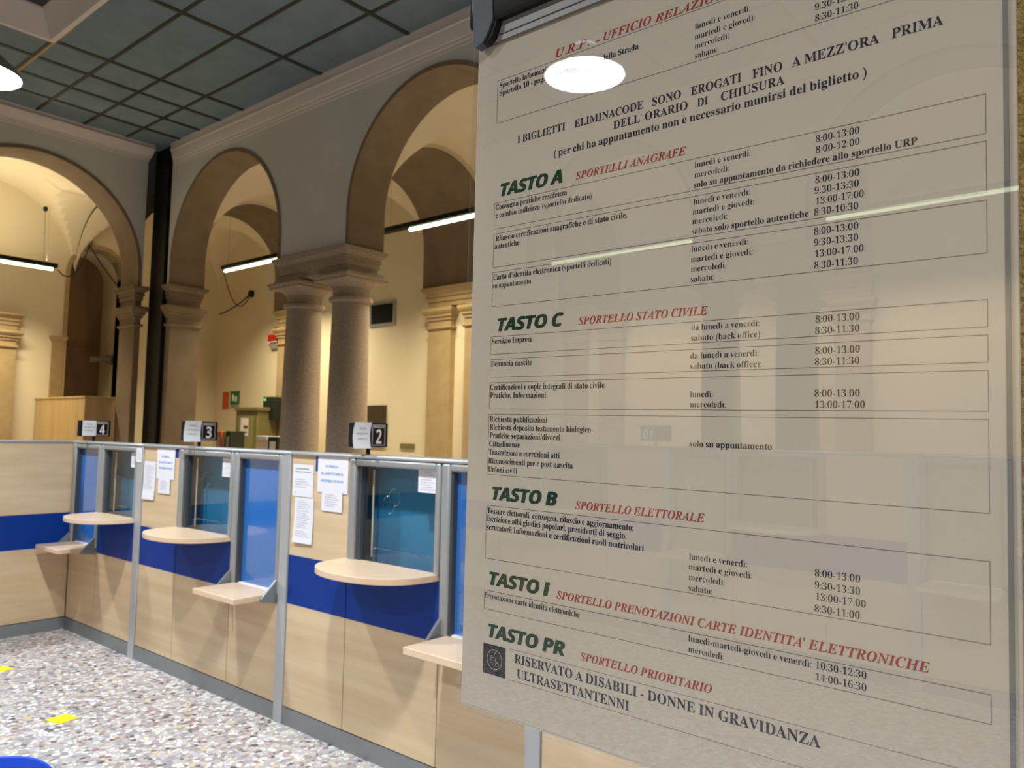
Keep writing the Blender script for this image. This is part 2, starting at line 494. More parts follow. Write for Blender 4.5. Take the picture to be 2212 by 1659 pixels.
PIL = [(0, 0), (0, 3.16), (.015, 3.165), (.03, 3.18), (.03, 3.20), (0, 3.21), (0, 3.29), (.02, 3.30), (.02, 3.33), (.045, 3.35), (.045, 3.375), (.07, 3.40), (.085, 3.43), (.085, 3.47), (0, 3.475), (0, 3.502)]


def pilaster(x0, x1, y0, y1, label, m='ochre', group='flat pilasters of the corridor walls', full=False, cx=(-99, 99), cy=(-99, 99)):
    t = thing('stone_pilaster', label, 'pilaster', ((x0 + x1) / 2, (y0 + y1) / 2, 0), group=group)
    a, b = (x1 - x0) / 2, (y1 - y0) / 2
    mx, my = (x0 + x1) / 2, (y0 + y1) / 2
    cl = dict(cx=(cx[0] - mx, cx[1] - mx), cy=(cy[0] - my, cy[1] - my))
    MB().loft(-a, a, -b, b, PIL[:2], **cl).build('shaft', M[m], t, smooth=25)
    MB().loft(-a, a, -b, b, PIL[1:], **cl).build('capital', M[m], t, smooth=25)
    if full:
        MB().loft(-a, a, -b, b, IMP, **cl).build('impost', M[m], t, smooth=25)
    return t


pairs = [(-7.78, 'behind window sign 2'), (-3.80, 'hidden behind the notice board'), (.2, 'on the far right of the hall')]
for k, (cx, where) in enumerate(pairs):
    column(cx - .46, 5.75, 'left round stone column of the pair ' + where)
    column(cx + .46, 5.75, 'right round stone column of the pair ' + where)
    impost(cx, 5.75, 'moulded stone block capping the column pair ' + where)
    column(cx - .46, mir(5.75), 'left round column across the hall opposite the pair ' + where)
    column(cx + .46, mir(5.75), 'right round column across the hall opposite the pair ' + where)
    impost(cx, mir(5.75), 'stone block across the hall opposite the pair ' + where)
for k, (cx, where) in enumerate([(-7.70, 'behind window sign 2'), (-3.80, 'hidden behind the notice board'), (.2, 'on the far right of the hall')]):
    for g, s in ((lambda y: y, 'lit corridor wall'), (mir, 'opposite corridor wall')):
        for dx, lr in ((-.37, 'left'), (.37, 'right')):
            ya, yb = sorted((g(7.95), g(8.049)))
            cyy = (ya, 99) if g is mir else (-99, yb)
            if g is mir: cyy = (ya, 99)
            pilaster(cx + dx - .23, cx + dx + .23, ya, yb, '%s flat pilaster on the %s %s' % (lr, s, where), cy=cyy)
        i = impost(cx, (g(7.95) + g(8.048)) / 2, 'stone band over pilasters on the %s %s' % (s, where), 1.22, .098, (-.049, 99) if g is mir else (-99, .049))
        i.data.materials[0] = M['ochre']
pilaster(-12.15, -11.2, 7.95, 8.049, 'wide stone pilaster on the corridor wall near the hall corner', full=True, cy=(-99, 8.049))
pilaster(XO + .001, XO + .12, 3.55, 4.5, 'wide yellow pilaster on the left corridor wall beyond the partition', full=True, cx=(XO + .001, 99)).scale = (1, 1, .915)
# jamb pilasters on both sides of the corner
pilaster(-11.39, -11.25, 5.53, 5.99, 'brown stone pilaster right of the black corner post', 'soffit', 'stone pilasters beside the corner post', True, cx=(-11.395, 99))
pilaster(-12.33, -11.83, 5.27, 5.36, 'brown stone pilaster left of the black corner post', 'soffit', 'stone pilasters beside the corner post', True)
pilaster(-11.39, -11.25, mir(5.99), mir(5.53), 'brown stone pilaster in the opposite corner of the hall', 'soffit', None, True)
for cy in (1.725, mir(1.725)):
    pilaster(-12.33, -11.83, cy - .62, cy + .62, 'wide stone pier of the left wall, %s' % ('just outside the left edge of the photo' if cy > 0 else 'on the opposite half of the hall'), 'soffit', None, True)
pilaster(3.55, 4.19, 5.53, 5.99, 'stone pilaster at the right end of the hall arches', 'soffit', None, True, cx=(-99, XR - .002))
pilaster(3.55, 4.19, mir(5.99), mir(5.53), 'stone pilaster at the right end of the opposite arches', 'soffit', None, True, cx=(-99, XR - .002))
# black corner post
tag(MB().box(-11.84, -11.40, 5.47, 5.72, 0, ZC - .005).build('corner_post', M['black'], bevel=.01), 'tall black square post filling the hall corner from floor to ceiling', 'post')
# pier of rough plaster that carries the notice board
struct(MB().box(-.135, .42, .775, 1.32, 0, ZC), 'wall_pier', M['rough'], bevel=.02)


# ------------------------------------------------------------------ service counters
YC = 2.67
GAP = .003


def panel(mb, x0, x1, z0, z1, y=YC):
    return mb.box(x0 + GAP, x1 - GAP, y, y + .022, z0, z1)


def frame_mb(x0, x1, z0, z1, wl, wr, wt, y0, y1, wb=0):
    mb = MB()
    mb.box(x0, x0 + wl, y0, y1, z0, z1).box(x1 - wr, x1, y0, y1, z0, z1).box(x0 + wl, x1 - wr, y0, y1, z1 - wt, z1)
    if wb:
        mb.box(x0 + wl, x1 - wr, y0, y1, z0, z0 + wb)
    return mb


def bay_wood(t, x0, x1):
    panel(MB(), x0, x1, .10, .67).build('lower_panel', M['wood'], t)
    panel(MB(), x0, x1, .67, .945).build('blue_band', M['blue'], t)
    panel(MB(), x0, x1, .945, 1.512).build('upper_panel', M['wood'], t)


def bay_high(t, x0, x1, mirrored=False):
    panel(MB(), x0, x1, .10, .67).build('lower_panel', M['wood'], t)
    panel(MB(), x0, x1, .67, .955).build('blue_band', M['blue'], t)
    wl, wr = (.075, .035)
    fr = frame_mb(x0 + .004, x1 - .004, .975, 1.512, wl - .022, wr, .038, YC - .014, YC + .07).build('window_frame', M['steel'], t, bevel=.012)
    MB().box(x0 + wl - .012, x0 + wl + .018, YC + .005, YC + .05, .985, 1.47).build('inner_strip', M['slate'], fr)
    MB().box(x0 - .03, x0 + .04, YC + .071, YC + .19, .90, 1.497).build('inner_reveal', M['slate'], fr)
    MB().box(x0 + .035, x1 - .035, YC + .022, YC + .027, .978, 1.47).build('window_pane', M['glass'], fr)
    MB().box(x0 + .02, x1 + .06, YC + .14, YC + .15, .90, 1.497).build('blue_screen', M['blind_high'], fr)
    MB().tube([(x0 + .125, YC + .06, 1.455), (x0 + .125, YC + .06, 1.0)], .005).build('pull_cord', M['wood_light'], fr)
    cx = (x0 + x1) / 2 - .02
    g = MB()
    for r, dz, dx in ((.045, .0, -.03), (.042, .04, .012)):
        g.tube([(cx + dx + r * math.cos(a * PI / 12), YC + .016, 1.285 + dz + r * math.sin(a * PI / 12)) for a in range(25)], .0022, 6)
    g.box(cx - .075, cx - .03, YC + .012, YC + .018, 1.285, 1.290).box(cx + .01, cx + .05, YC + .012, YC + .018, 1.285, 1.290)
    g.build('speaking_ring', M['glassrim'], fr)
    MB().tube([(x0 + .18, YC + .012, .985), (x0 + .18, YC + .012, 1.04), (x0 + .21, YC + .012, 1.06), (x1 - .17, YC + .012, 1.06), (x1 - .14, YC + .012, 1.045)], .003, 6).build('document_slot', M['glassrim'], fr)
    n = 26
    c, a = (x0 + x1) / 2 - .012, (x1 - x0) / 2 + .004
    p = [(c - a * math.cos(PI * i / n) * (1 if True else 1), YC + .02 - .36 * max(0, math.sin(PI * i / n)) ** .62) for i in range(n + 1)]
    MB().prism(p, .955, .985, lambda q, r, tt: (q, r, tt)).build('round_shelf', M['wood_light'], t, bevel=.004)


def bay_low(t, x0, x1):
    panel(MB(), x0, x1, .10, .69).build('lower_panel', M['wood'], t)
    fr = frame_mb(x0 + .004, x1 - .004, .70, 1.512, .055, .035, .038, YC - .014, YC + .07).build('window_frame', M['steel'], t, bevel=.012)
    MB().box(x0 + .059, x0 + .075, YC + .0, YC + .03, .71, 1.462).build('inner_strip', M['slate'], fr)
    MB().box(x0 + .04, x1 - .03, YC + .03, YC + .04, .70, 1.47).build('blue_screen', M['blind_low'], fr)
    MB().box(x0 + .05, x1 - .04, YC + .01, YC + .03, .705, .717).build('sill_strip', M['white'], fr)
    MB().box(x0 + .05, x1 - .03, YC - .27, YC + .05, .68, .712).build('writing_shelf', M['wood_light'], t, bevel=.003)
    for x in (x0 + .01, x1 - .028):
        MB().prism([(YC - .001, .80), (YC - .001, .655), (YC - .11, .672), (YC - .11, .69)], x, x + .018, lambda p, q, tt: (tt, p, q)).build('side_bracket', M['plinth'], t)


def counter_module(x0, label, order, group, right=1.83):
    """x0: left edge; order: list of (kind, width)"""
    t = thing('service_counter', label, 'counter', (0, 0, 0), group=group)
    x = x0
    for kind, wd in order:
        if kind == 'post':
            MB().box(x, x + wd, YC - .012, YC + .05, 0, 1.513).build('post', M['rail'], t, bevel=.004)
        else:
            {'wood': bay_wood, 'high': bay_high, 'low': bay_low}[kind](t, x, x + wd)
        x += wd
    MB().box(x0, x, YC + .022, YC + .05, .02, .70).build('dark_backing', M['dark'], t)
    MB().box(x0, x, YC - .004, YC + .05, .0, .094).build('plinth', M['plinth'], t)
    MB().box(x0, x, YC - .018, YC + .10, 1.513, 1.534).build('top_rail', M['rail'], t, bevel=.01)
    return t


G1 = 'service counters along the lit arcade'
mods = []
mods.append(counter_module(-6.965, 'wood and blue service counter at window 4, in the far left corner', [('low', .525), ('high', .635), ('post', .085)], G1))
mods.append(counter_module(-5.72, 'wood and blue service counter at window 3, papers taped on its left', [('wood', .53), ('high', .695), ('low', .53), ('post', .08)], G1))
mods.append(counter_module(-3.885, 'wood and blue service counter at window 2, nearest left of the notice board', [('wood', .53), ('high', .695), ('low', .54), ('post', .08)], G1))
mods.append(counter_module(-2.04, 'wood and blue service counter partly seen below the notice board', [('wood', .53), ('high', .695), ('low', .54), ('post', .08)], G1))
mods.append(counter_module(-.195, 'wood and blue service counter right of the plaster pier', [('wood', .53), ('high', .695), ('low', .54), ('post', .08)], G1))


def dup(root, label, M4, group=None, swap=True):
    r = root.copy(); C.objects.link(r); r['label'] = label
    if group:
        r['group'] = group
    r.matrix_world = M4
    for ch in list(root.children):
        c = ch.copy(); C.objects.link(c); c.parent = r
        for g in ch.children:
            e = g.copy(); C.objects.link(e); e.parent = c
            if swap and e.name.startswith('blue_screen'):
                e.data = e.data.copy(); e.data.materials[0] = M['shutter']; e.name = 'grey_screen'
    return r


cx0 = (-6.965 + 1.65) / 2
ROT = Matrix.Translation((0, 0, 0)) @ Matrix(((-1, 0, 0, 2 * cx0), (0, -1, 0, 2 * YB), (0, 0, 1, 0), (0, 0, 0, 1)))
# the row across the hall, seen only mirrored in the board and the panes
for src, lab in ((mods[4], 'far left'), (mods[3], 'second from the left'), (mods[2], 'middle'), (mods[1], 'second from the right'), (mods[0], 'far right')):
    dup(src, 'service counter across the hall, %s unit seen from the board' % lab, ROT, 'service counters across the hall')

# left return of the counter: plain panels with the same blue band
t = thing('counter_partition', 'wood and blue partition closing the hall on the left, in front of the cabinet', 'partition')
XP = -6.97
for z0, z1, m, n in ((.10, .67, 'wood', 'lower_panel'), (.67, .945, 'blue', 'blue_band'), (.945, 1.513, 'wood', 'upper_panel')):
    MB().box(XP - .022, XP, mir(YC), YC - .004, z0, z1).build(n, M[m], t)
MB().box(XP - .05, XP + .004, mir(YC), YC - .004, .0, .094).build('plinth', M['plinth'], t)
MB().box(XP - .05, XP - .023, mir(YC), YC + .06, .02, 1.49).box(XP - .03, XP + .006, YC - .0035, YC + .03, .0, 1.50).build('dark_backing', M['dark'], t)
MB().box(XP - .07, XP + .012, mir(YC), YC + .1, 1.513, 1.534).build('top_rail', M['rail'], t, bevel=.01)


# ------------------------------------------------------------------ glyphs (outlines taken from the text engine, laid out by hand)
def lat(c, up_, lo, dg):
    if 'A' <= c <= 'Z': return chr(up_ + ord(c) - 65)
    if 'a' <= c <= 'z': return chr(lo + ord(c) - 97)
    if c.isdigit(): return chr(dg + ord(c) - 48)
    return c


STY = {'B': (lambda c: lat(c, 0x1D400, 0x1D41A, 0x1D7CE), 0.0), 'R': (lambda c: lat(c, 0x1D400, 0x1D41A, 0x1D7CE), -.0085),
       'I': (lambda c: lat(c, 0x1D468, 0x1D482, 0x1D7CE), 0.0), 'G': (lambda c: lat(c, 0x1D5D4, 0x1D5EE, 0x1D7EC), 0.0)}
_cache = {}


def _raw(s, off):
    cu = bpy.data.curves.new('glyph', 'FONT'); cu.body = s; cu.size = 1; cu.offset = off; cu.resolution_u = 3
    o = bpy.data.objects.new('glyph', cu); C.objects.link(o)
    bpy.context.view_layer.update()
    me = o.to_mesh()
    v = [(p.co.x, p.co.y) for p in me.vertices]
    fs = [tuple(p.vertices) for p in me.polygons]
    o.to_mesh_clear(); C.objects.unlink(o); bpy.data.objects.remove(o); bpy.data.curves.remove(cu)
    return v, fs


def glyph(st, c):
    k = (st, c)
    if k in _cache: return _cache[k]
    fn, off = STY[st]
    if st == 'R':
        off = -.0135 if c.isdigit() else -.0095
    base = {'ì': 'i', 'è': 'e', 'à': 'a'}.get(c, c)
    g = fn(base)
    if st == 'G' and c == 'I':
        v, fs = [(.06, 0), (.24, 0), (.24, .714), (.06, .714)], [(0, 1, 2, 3)]
        adv = .31
    else:
        v, fs = _raw(g, off) if c != ' ' else ([], [])
        if c == ' ':
            adv = .25
        else:
            w1 = max(p[0] for p in v) - min(p[0] for p in v)
            v2, _ = _raw(g + g, off)
            adv = max(p[0] for p in v2) - min(p[0] for p in v2) - w1
    if c in 'ìèà':
        if c == 'ì':
            keep = {i for i, p in enumerate(v) if p[1] < .52}
            mp = {i: j for j, i in enumerate(sorted(keep))}
            fs = [tuple(mp[i] for i in q) for q in fs if all(i in keep for i in q)]
            v = [v[i] for i in sorted(keep)]
        cx = (max(p[0] for p in v) + min(p[0] for p in v)) / 2
        b = len(v); wv = .05 if st == 'B' else .035
        v = v + [(cx + .055, .53), (cx + .02 + .02, .53), (cx - .12, .66), (cx - .12 + wv * 1.6, .69)]
        fs = fs + [(b, b + 1, b + 2, b + 3)]
    _cache[k] = (v, fs, adv)
    return _cache[k]


def cap_h(st):
    v, _, _ = glyph(st, 'E')
    return max(p[1] for p in v)


def put_text(mb, st, s, x, z, width, cap, fn, shear=0.0):
    """lay s from x to x+width on baseline z, capitals cap high; fn(x,z)->xyz"""
    pen, items = 0.0, []
    for c in s:
        v, fs, adv = glyph(st, c)
        items.append((pen, v, fs)); pen += adv
    xs = [pen_ + p[0] for pen_, v, fs in items for p in v]
    a, b = min(xs), max(xs)
    sx, sz = width / (b - a), cap / cap_h(st)
    for pen_, v, fs in items:
        if v:
            mb.add([fn(x + (pen_ + p[0] - a) * sx + p[1] * shear * sz, z + p[1] * sz) for p in v], fs)
TEXT = [
    ('I', 'U.R.P.', -0.5596, 0.4417, 0.0483, 0.0097),
    ('I', '-', -0.5017, 0.4407, 0.0051, 0.0093),
    ('I', 'UFFICIO', -0.4915, 0.4412, 0.0619, 0.0093),
    ('I', 'RELAZIO', -0.4251, 0.4407, 0.0696, 0.0085),
    ('R', 'lunedì e venerdì:', -0.3771, 0.4179, 0.0598, 0.0062),
    ('R', 'martedì e giovedì:', -0.3774, 0.407, 0.0651, 0.0062),
    ('R', 'mercoledì:', -0.3773, 0.397, 0.0376, 0.0062),
    ('R', 'sabato:', -0.3767, 0.3864, 0.0244, 0.0062),
    ('R', '9:30-12:30', -0.2539, 0.3966, 0.0391, 0.0062),
    ('R', '8:30-11:30', -0.2536, 0.3859, 0.0385, 0.0062),
    ('B', 'Sportello informazioni', -0.6482, 0.4282, 0.0866, 0.0067),
    ('B', 'Sportello 10 - pagamenti multe Codice della Strada', -0.6483, 0.4181, 0.2032, 0.0067),
    ('B', 'I BIGLIETTI', -0.6166, 0.3501, 0.0732, 0.0089),
    ('B', 'ELIMINACODE', -0.5298, 0.3495, 0.092, 0.0088),
    ('B', 'SONO', -0.4269, 0.3491, 0.0345, 0.009),
    ('B', 'EROGATI', -0.3812, 0.3486, 0.0553, 0.0089),
    ('B', 'FINO', -0.3145, 0.3482, 0.0298, 0.0089),
    ('B', "A MEZZ'ORA", -0.2753, 0.3484, 0.078, 0.009),
    ('B', 'PRIMA', -0.187, 0.3488, 0.0405, 0.0088),
    ('B', "DELL' ORARIO", -0.4762, 0.3352, 0.0916, 0.0089),
    ('B', 'DI', -0.3736, 0.3346, 0.0119, 0.0086),
    ('B', 'CHIUSURA', -0.3475, 0.3343, 0.0652, 0.0086),
    ('B', '( per chi ha appuntamento non è necessario munirsi del biglietto )', -0.5591, 0.321, 0.3512, 0.0085),
    ('G', 'TASTO A', -0.6445, 0.2882, 0.1019, 0.0153),
    ('G', 'TASTO C', -0.6439, 0.1186, 0.1038, 0.0153),
    ('G', 'TASTO B', -0.6456, -0.0885, 0.1032, 0.0153),
    ('G', 'TASTO I', -0.6465, -0.1916, 0.0948, 0.0153),
    ('G', 'TASTO PR', -0.646, -0.254, 0.12, 0.0153),
    ('I', 'SPORTELLI ANAGRAFE', -0.5265, 0.2874, 0.1404, 0.0085),
    ('I', 'SPORTELLO STATO CIVILE', -0.5185, 0.1182, 0.159, 0.0085),
    ('I', 'SPORTELLO ELETTORALE', -0.5177, -0.0893, 0.1572, 0.0085),
    ('I', "SPORTELLO PRENOTAZIONI CARTE IDENTITA' ELETTRONICHE", -0.5412, -0.1919, 0.3821, 0.0085),
    ('I', 'SPORTELLO PRIORITARIO', -0.5071, -0.2535, 0.1566, 0.0085),
    ('B', 'Consegna pratiche residenza', -0.6499, 0.2719, 0.1111, 0.0067),
    ('B', 'e cambio indirizzo', -0.6495, 0.2615, 0.0705, 0.0067),
    ('R', '(sportello dedicato)', -0.5752, 0.2615, 0.0713, 0.0067),
    ('R', 'lunedì e venerdì:', -0.3756, 0.2711, 0.0598, 0.0062),
    ('R', 'mercoledì:', -0.3758, 0.2607, 0.0378, 0.0062),
    ('B', 'solo su appuntamento da richiedere allo sportello URP', -0.3764, 0.2501, 0.2095, 0.0063),
    ('R', '8:00-13:00', -0.2527, 0.2704, 0.0386, 0.0062),
    ('R', '8:00-12:00', -0.2526, 0.2602, 0.0386, 0.0062),
    ('B', 'Rilascio certificazioni anagrafiche e di stato civile,', -0.6485, 0.2321, 0.1923, 0.0067),
    ('B', 'autentiche', -0.6497, 0.2224, 0.0401, 0.0067),
    ('R', 'lunedì e venerdì:', -0.3764, 0.2327, 0.0601, 0.0062),
    ('R', 'martedì e giovedì:', -0.3772, 0.2224, 0.0652, 0.0062),
    ('R', 'mercoledì:', -0.3776, 0.2125, 0.0381, 0.0062),
    ('R', 'sabato', -0.3781, 0.2022, 0.0228, 0.0062),
    ('B', 'solo sportello autentiche', -0.3526, 0.2021, 0.0936, 0.0063),
    ('R', '8:00-13:00', -0.253, 0.232, 0.0387, 0.0062),
    ('R', '9:30-13:30', -0.2536, 0.2221, 0.039, 0.0062),
    ('R', '13:00-17:00', -0.2526, 0.212, 0.0422, 0.0062),
    ('R', '8:30-10:30', -0.2539, 0.2019, 0.0388, 0.0062),
    ('B', "Carta d'identità elettronica", -0.6507, 0.1833, 0.1049, 0.0067),
    ('R', '(sportelli dedicati)', -0.5431, 0.1833, 0.067, 0.0067),
    ('R', 'su appuntamento', -0.6511, 0.1729, 0.0612, 0.0067),
    ('R', 'lunedì e venerdì:', -0.3784, 0.1838, 0.0607, 0.0062),
    ('R', 'martedì e giovedì:', -0.3786, 0.1732, 0.0658, 0.0062),
    ('R', 'mercoledì:', -0.3785, 0.1631, 0.0385, 0.0062),
    ('R', 'sabato:', -0.3784, 0.1526, 0.0254, 0.0062),
    ('R', '8:00-13:00', -0.254, 0.1838, 0.039, 0.0062),
    ('R', '9:30-13:30', -0.254, 0.1735, 0.0389, 0.0062),
    ('R', '13:00-17:00', -0.2532, 0.163, 0.0427, 0.0062),
    ('R', '8:30-11:30', -0.2537, 0.1524, 0.0384, 0.0062),
    ('B', 'Servizio Imprese', -0.6502, 0.1029, 0.0649, 0.0067),
    ('R', 'da lunedì a venerdì:', -0.3773, 0.1029, 0.0717, 0.0062),
    ('R', 'sabato (back office):', -0.3775, 0.0922, 0.0747, 0.0062),
    ('R', '8:00-13:00', -0.2524, 0.1024, 0.0385, 0.0062),
    ('R', '8:30-11:30', -0.2526, 0.092, 0.0385, 0.0062),
    ('B', 'Denuncia nascite', -0.6507, 0.0747, 0.0652, 0.0067),
    ('R', 'da lunedì a venerdì:', -0.378, 0.0741, 0.072, 0.0062),
    ('R', 'sabato (back office):', -0.3781, 0.0635, 0.0749, 0.0062),
    ('R', '8:00-13:00', -0.2525, 0.0735, 0.0388, 0.0062),
    ('R', '8:30-11:30', -0.2528, 0.0634, 0.0387, 0.0062),
    ('B', 'Certificazioni e copie integrali di stato civile', -0.6513, 0.0458, 0.1696, 0.0067),
    ('B', 'Pratiche, Informazioni', -0.6509, 0.0357, 0.0878, 0.0067),
    ('R', 'lunedì:', -0.3777, 0.0349, 0.0247, 0.0062),
    ('R', 'mercoledì:', -0.3776, 0.0247, 0.0384, 0.0062),
    ('R', '8:00-13:00', -0.253, 0.0346, 0.0392, 0.0062),
    ('R', '13:00-17:00', -0.2526, 0.0244, 0.0431, 0.0062),
    ('B', 'Richiesta pubblicazioni', -0.6504, 0.0066, 0.09, 0.0067),
    ('B', 'Richiesta deposito testamento biologico', -0.6501, -0.0036, 0.1514, 0.0067),
    ('B', 'Pratiche separazioni/divorzi', -0.6499, -0.0136, 0.1085, 0.0067),
    ('B', 'Cittadinanze', -0.6503, -0.0239, 0.0495, 0.0067),
    ('B', 'Trascrizioni e correzioni atti', -0.6505, -0.0342, 0.109, 0.0067),
    ('B', 'Riconoscimenti pre e post nascita', -0.6509, -0.0447, 0.1283, 0.0067),
    ('B', 'Unioni civili', -0.6508, -0.0552, 0.0465, 0.0067),
    ('B', 'solo su appuntamento', -0.3777, -0.0149, 0.0852, 0.0062),
    ('B', 'Tessere elettorali: consegna, rilascio e aggiornamento;', -0.6506, -0.1059, 0.2086, 0.0067),
    ('B', 'Iscrizione albi giudici popolari, presidenti di seggio,', -0.6507, -0.1154, 0.2004, 0.0067),
    ('B', 'scrutatori; Informazioni e certificazioni ruoli matricolari', -0.6504, -0.1257, 0.2215, 0.0067),
    ('R', 'lunedì e venerdì:', -0.3766, -0.1275, 0.0606, 0.0062),
    ('R', 'martedì e giovedì:', -0.3769, -0.1375, 0.0659, 0.0062),
    ('R', 'mercoledì:', -0.3767, -0.1479, 0.0382, 0.0062),
    ('R', 'sabato:', -0.3768, -0.1584, 0.0251, 0.0062),
    ('R', '8:00-13:00', -0.2522, -0.1268, 0.0388, 0.0062),
    ('R', '9:30-13:30', -0.2522, -0.1374, 0.0387, 0.0062),
    ('R', '13:00-17:00', -0.2516, -0.1475, 0.0428, 0.0062),
    ('R', '8:30-11:00', -0.2524, -0.1581, 0.0386, 0.0062),
    ('R', 'Prenotazione carte identità elettroniche', -0.6517, -0.2083, 0.1426, 0.0067),
    ('R', 'lunedì-martedì-giovedì e venerdì:', -0.3763, -0.208, 0.1213, 0.0062),
    ('R', 'mercoledì:', -0.3762, -0.2187, 0.0378, 0.0062),
    ('R', '10:30-12:30', -0.2514, -0.2077, 0.0431, 0.0062),
    ('R', '14:00-16:30', -0.2514, -0.2181, 0.0431, 0.0062),
    ('B', 'RISERVATO A DISABILI - DONNE IN GRAVIDANZA', -0.6012, -0.2763, 0.3544, 0.0101),
    ('B', 'ULTRASETTANTENNI', -0.5972, -0.293, 0.1537, 0.0101),
]

# ------------------------------------------------------------------ the notice board
nb = thing('notice_board', 'large hanging notice board with black, red and green printed opening hours', 'notice board')
U, N, W = Vector((.99991, -.0093, -.0098)), Vector((.0093, .99994, .0056)), Vector((.0097, -.0057, .99994))
D = .72
nb.matrix_world = Matrix(((U.x, N.x, W.x, N.x * D), (U.y, N.y, W.y, N.y * D), (U.z, N.z, W.z, 1.65 + N.z * D), (0, 0, 0, 1)))
MB().box(-.688, -.0945, .0012, .0045, -.345, .50).build('backing_panel', M['poster'], nb, bevel=.0008)
po = MB().box(-.6835, -.1005, 0, .0010, -.342, .4875).build('poster', M['poster'], nb)
MB().box(-.6925, -.0935, -.0042, -.0022, -.3475, .5115).build('clear_cover', M['acrylic'], nb, smooth=0)
MB().box(-.1035, -.1000, -.0016, .001, -.345, .5).build('cover_channel', M['flap'], nb)
fb = lambda x, z: (x, -.0004, z)
mbs = {k: MB() for k in 'BRIG'}
for st, s, u, v, wd, h in TEXT:
    for dx, dz in (((-.001, 0), (-.0005, .0004), (0, 0), (.0005, -.0004), (.001, 0), (.0005, .0004), (-.0005, -.0004)) if st == 'G' else ((0, 0),)):
        put_text(mbs[st], st, s, u + dx, v + dz, wd - (.004 if st == 'G' else 0), h, fb, .24 if st == 'G' else 0)
put_text(mbs['I'], 'I', "NI CON IL PUBBLICO", -.3545, .4402, .163, .0085, fb)
b_ = mbs['B']; n0 = len(b_.v)
b_.v += mbs['R'].v; b_.f += [[n0 + i for i in q] for q in mbs['R'].f]; b_.mi += mbs['R'].mi
b_.build('black_printed_text', M['ink'], po, smooth=0)
mbs['I'].build('red_printed_headings', M['red'], po, smooth=0)
mbs['G'].build('green_printed_headings', M['green'], po, smooth=0)
ln = MB()


def hline(x0, x1, z, t=.0005):
    ln.add([(x0, -.0003, z - t / 2), (x1, -.0003, z - t / 2), (x1, -.0003, z + t / 2), (x0, -.0003, z + t / 2)], [(0, 1, 2, 3)])


def vline(x, z0, z1, t=.0005):
    ln.add([(x - t / 2, -.0003, z0), (x + t / 2, -.0003, z0), (x + t / 2, -.0003, z1), (x - t / 2, -.0003, z1)], [(0, 1, 2, 3)])


for z1, z0 in ((.4384, .3835), (.2807, .2477), (.2415, .1991), (.1928, .1497), (.1118, .0899), (.0834, .0613), (.0549, .0221), (.0157, -.0586), (-.0963, -.1607), (-.1992, -.2218)):
    hline(-.652, -.116, z1); hline(-.652, -.116, z0); vline(-.652, z0, z1); vline(-.116, z0, z1)
hline(-.6095, -.115, -.2618, .0004); hline(-.6095, -.115, -.2978, .0004)
ln.build('ruled_boxes', M['line'], po, smooth=0)
MB().add([(-.6510, -.0003, -.2980), (-.6155, -.0003, -.2980), (-.6155, -.0003, -.2626), (-.6510, -.0003, -.2626)], [(0, 1, 2, 3)]).build('priority_symbol', M['black'], po, smooth=0)
pic = MB()


def stroke(pts, t=.0005):
    for (a, b), (c, d) in zip(pts, pts[1:]):
        l = math.hypot(c - a, d - b) or 1e-6
        nx, nz = -(d - b) / l * t / 2, (c - a) / l * t / 2
        pic.add([(a - nx, -.0006, b - nz), (c - nx, -.0006, d - nz), (c + nx, -.0006, d + nz), (a + nx, -.0006, b + nz)], [(0, 1, 2, 3)])


qx, qz = -.6325, -.2795
circ = lambda x, z, r, n=24, a0=0, a1=2 * PI: [(x + r * math.cos(a0 + (a1 - a0) * i / n), z + r * math.sin(a0 + (a1 - a0) * i / n)) for i in range(n + 1)]
stroke(circ(qx, qz, .0118), .0007)
stroke(circ(qx + .0005, qz + .0085, .0012, 10)); stroke([(qx + .0002, qz + .007), (qx - .001, qz + .003), (qx + .003, qz + .0015), (qx + .001, qz - .001)])
stroke(circ(qx - .0045, qz + .003, .0012, 10)); stroke([(qx - .005, qz + .0015), (qx - .007, qz - .004), (qx - .003, qz - .004), (qx - .003, qz - .0075)]); stroke([(qx - .0055, qz - .0005), (qx - .0022, qz - .001)])
stroke(circ(qx + .0045, qz - .005, .0028, 14)); stroke([(qx + .002, qz + .001), (qx + .0025, qz - .003), (qx + .0055, qz - .0035), (qx + .0065, qz - .0075)])
pic.build('white_outline_figures', mat('symbol_white', srgb(185, 180, 175), .6), po, smooth=0)
# top clamp: clear flap, black rail, curved end cap
MB().box(-.678, -.0935, -.0050, -.0044, .4875, .5170).build('clear_flap', M['flap'], nb)
MB().box(-.680, -.0935, -.0062, -.0051, .4948, .4958).build('flap_edge', M['slate'], nb)
MB().prism([(-.002, .5120), (-.0140, .5105), (-.0165, .5150), (-.0165, .560), (-.008, .580), (.012, .585), (.012, .5120)], -.688, -.0935, lambda p, q, t: (t, p, q)).build('top_rail', M['black'], nb)
fin = [(-.6839, .585), (-.6836, .550), (-.6834, .5341), (-.6808, .5157), (-.6803, .4875), (-.6770, .4820), (-.6735, .4815), (-.6655, .4846), (-.6610, .4880), (-.6565, .4935), (-.6519, .5007), (-.6485, .5080),
       (-.6471, .5160), (-.6480, .5236), (-.6480, .585)]
MB().prism(fin, -.0185, -.0060, lambda p, q, t: (p, t, q)).build('end_cap', M['slate'], nb, bevel=.0008)
MB().prism([(-.6570, .5160), (-.6434, .5102), (-.6447, .5034), (-.6505, .4914), (-.6590, .4849), (-.6783, .4845), (-.6809, .4904), (-.6860, .5160)], -.0150, -.0044, lambda p, q, t: (p, t, q)).build('clamp_block', M['black'], nb, bevel=.001)

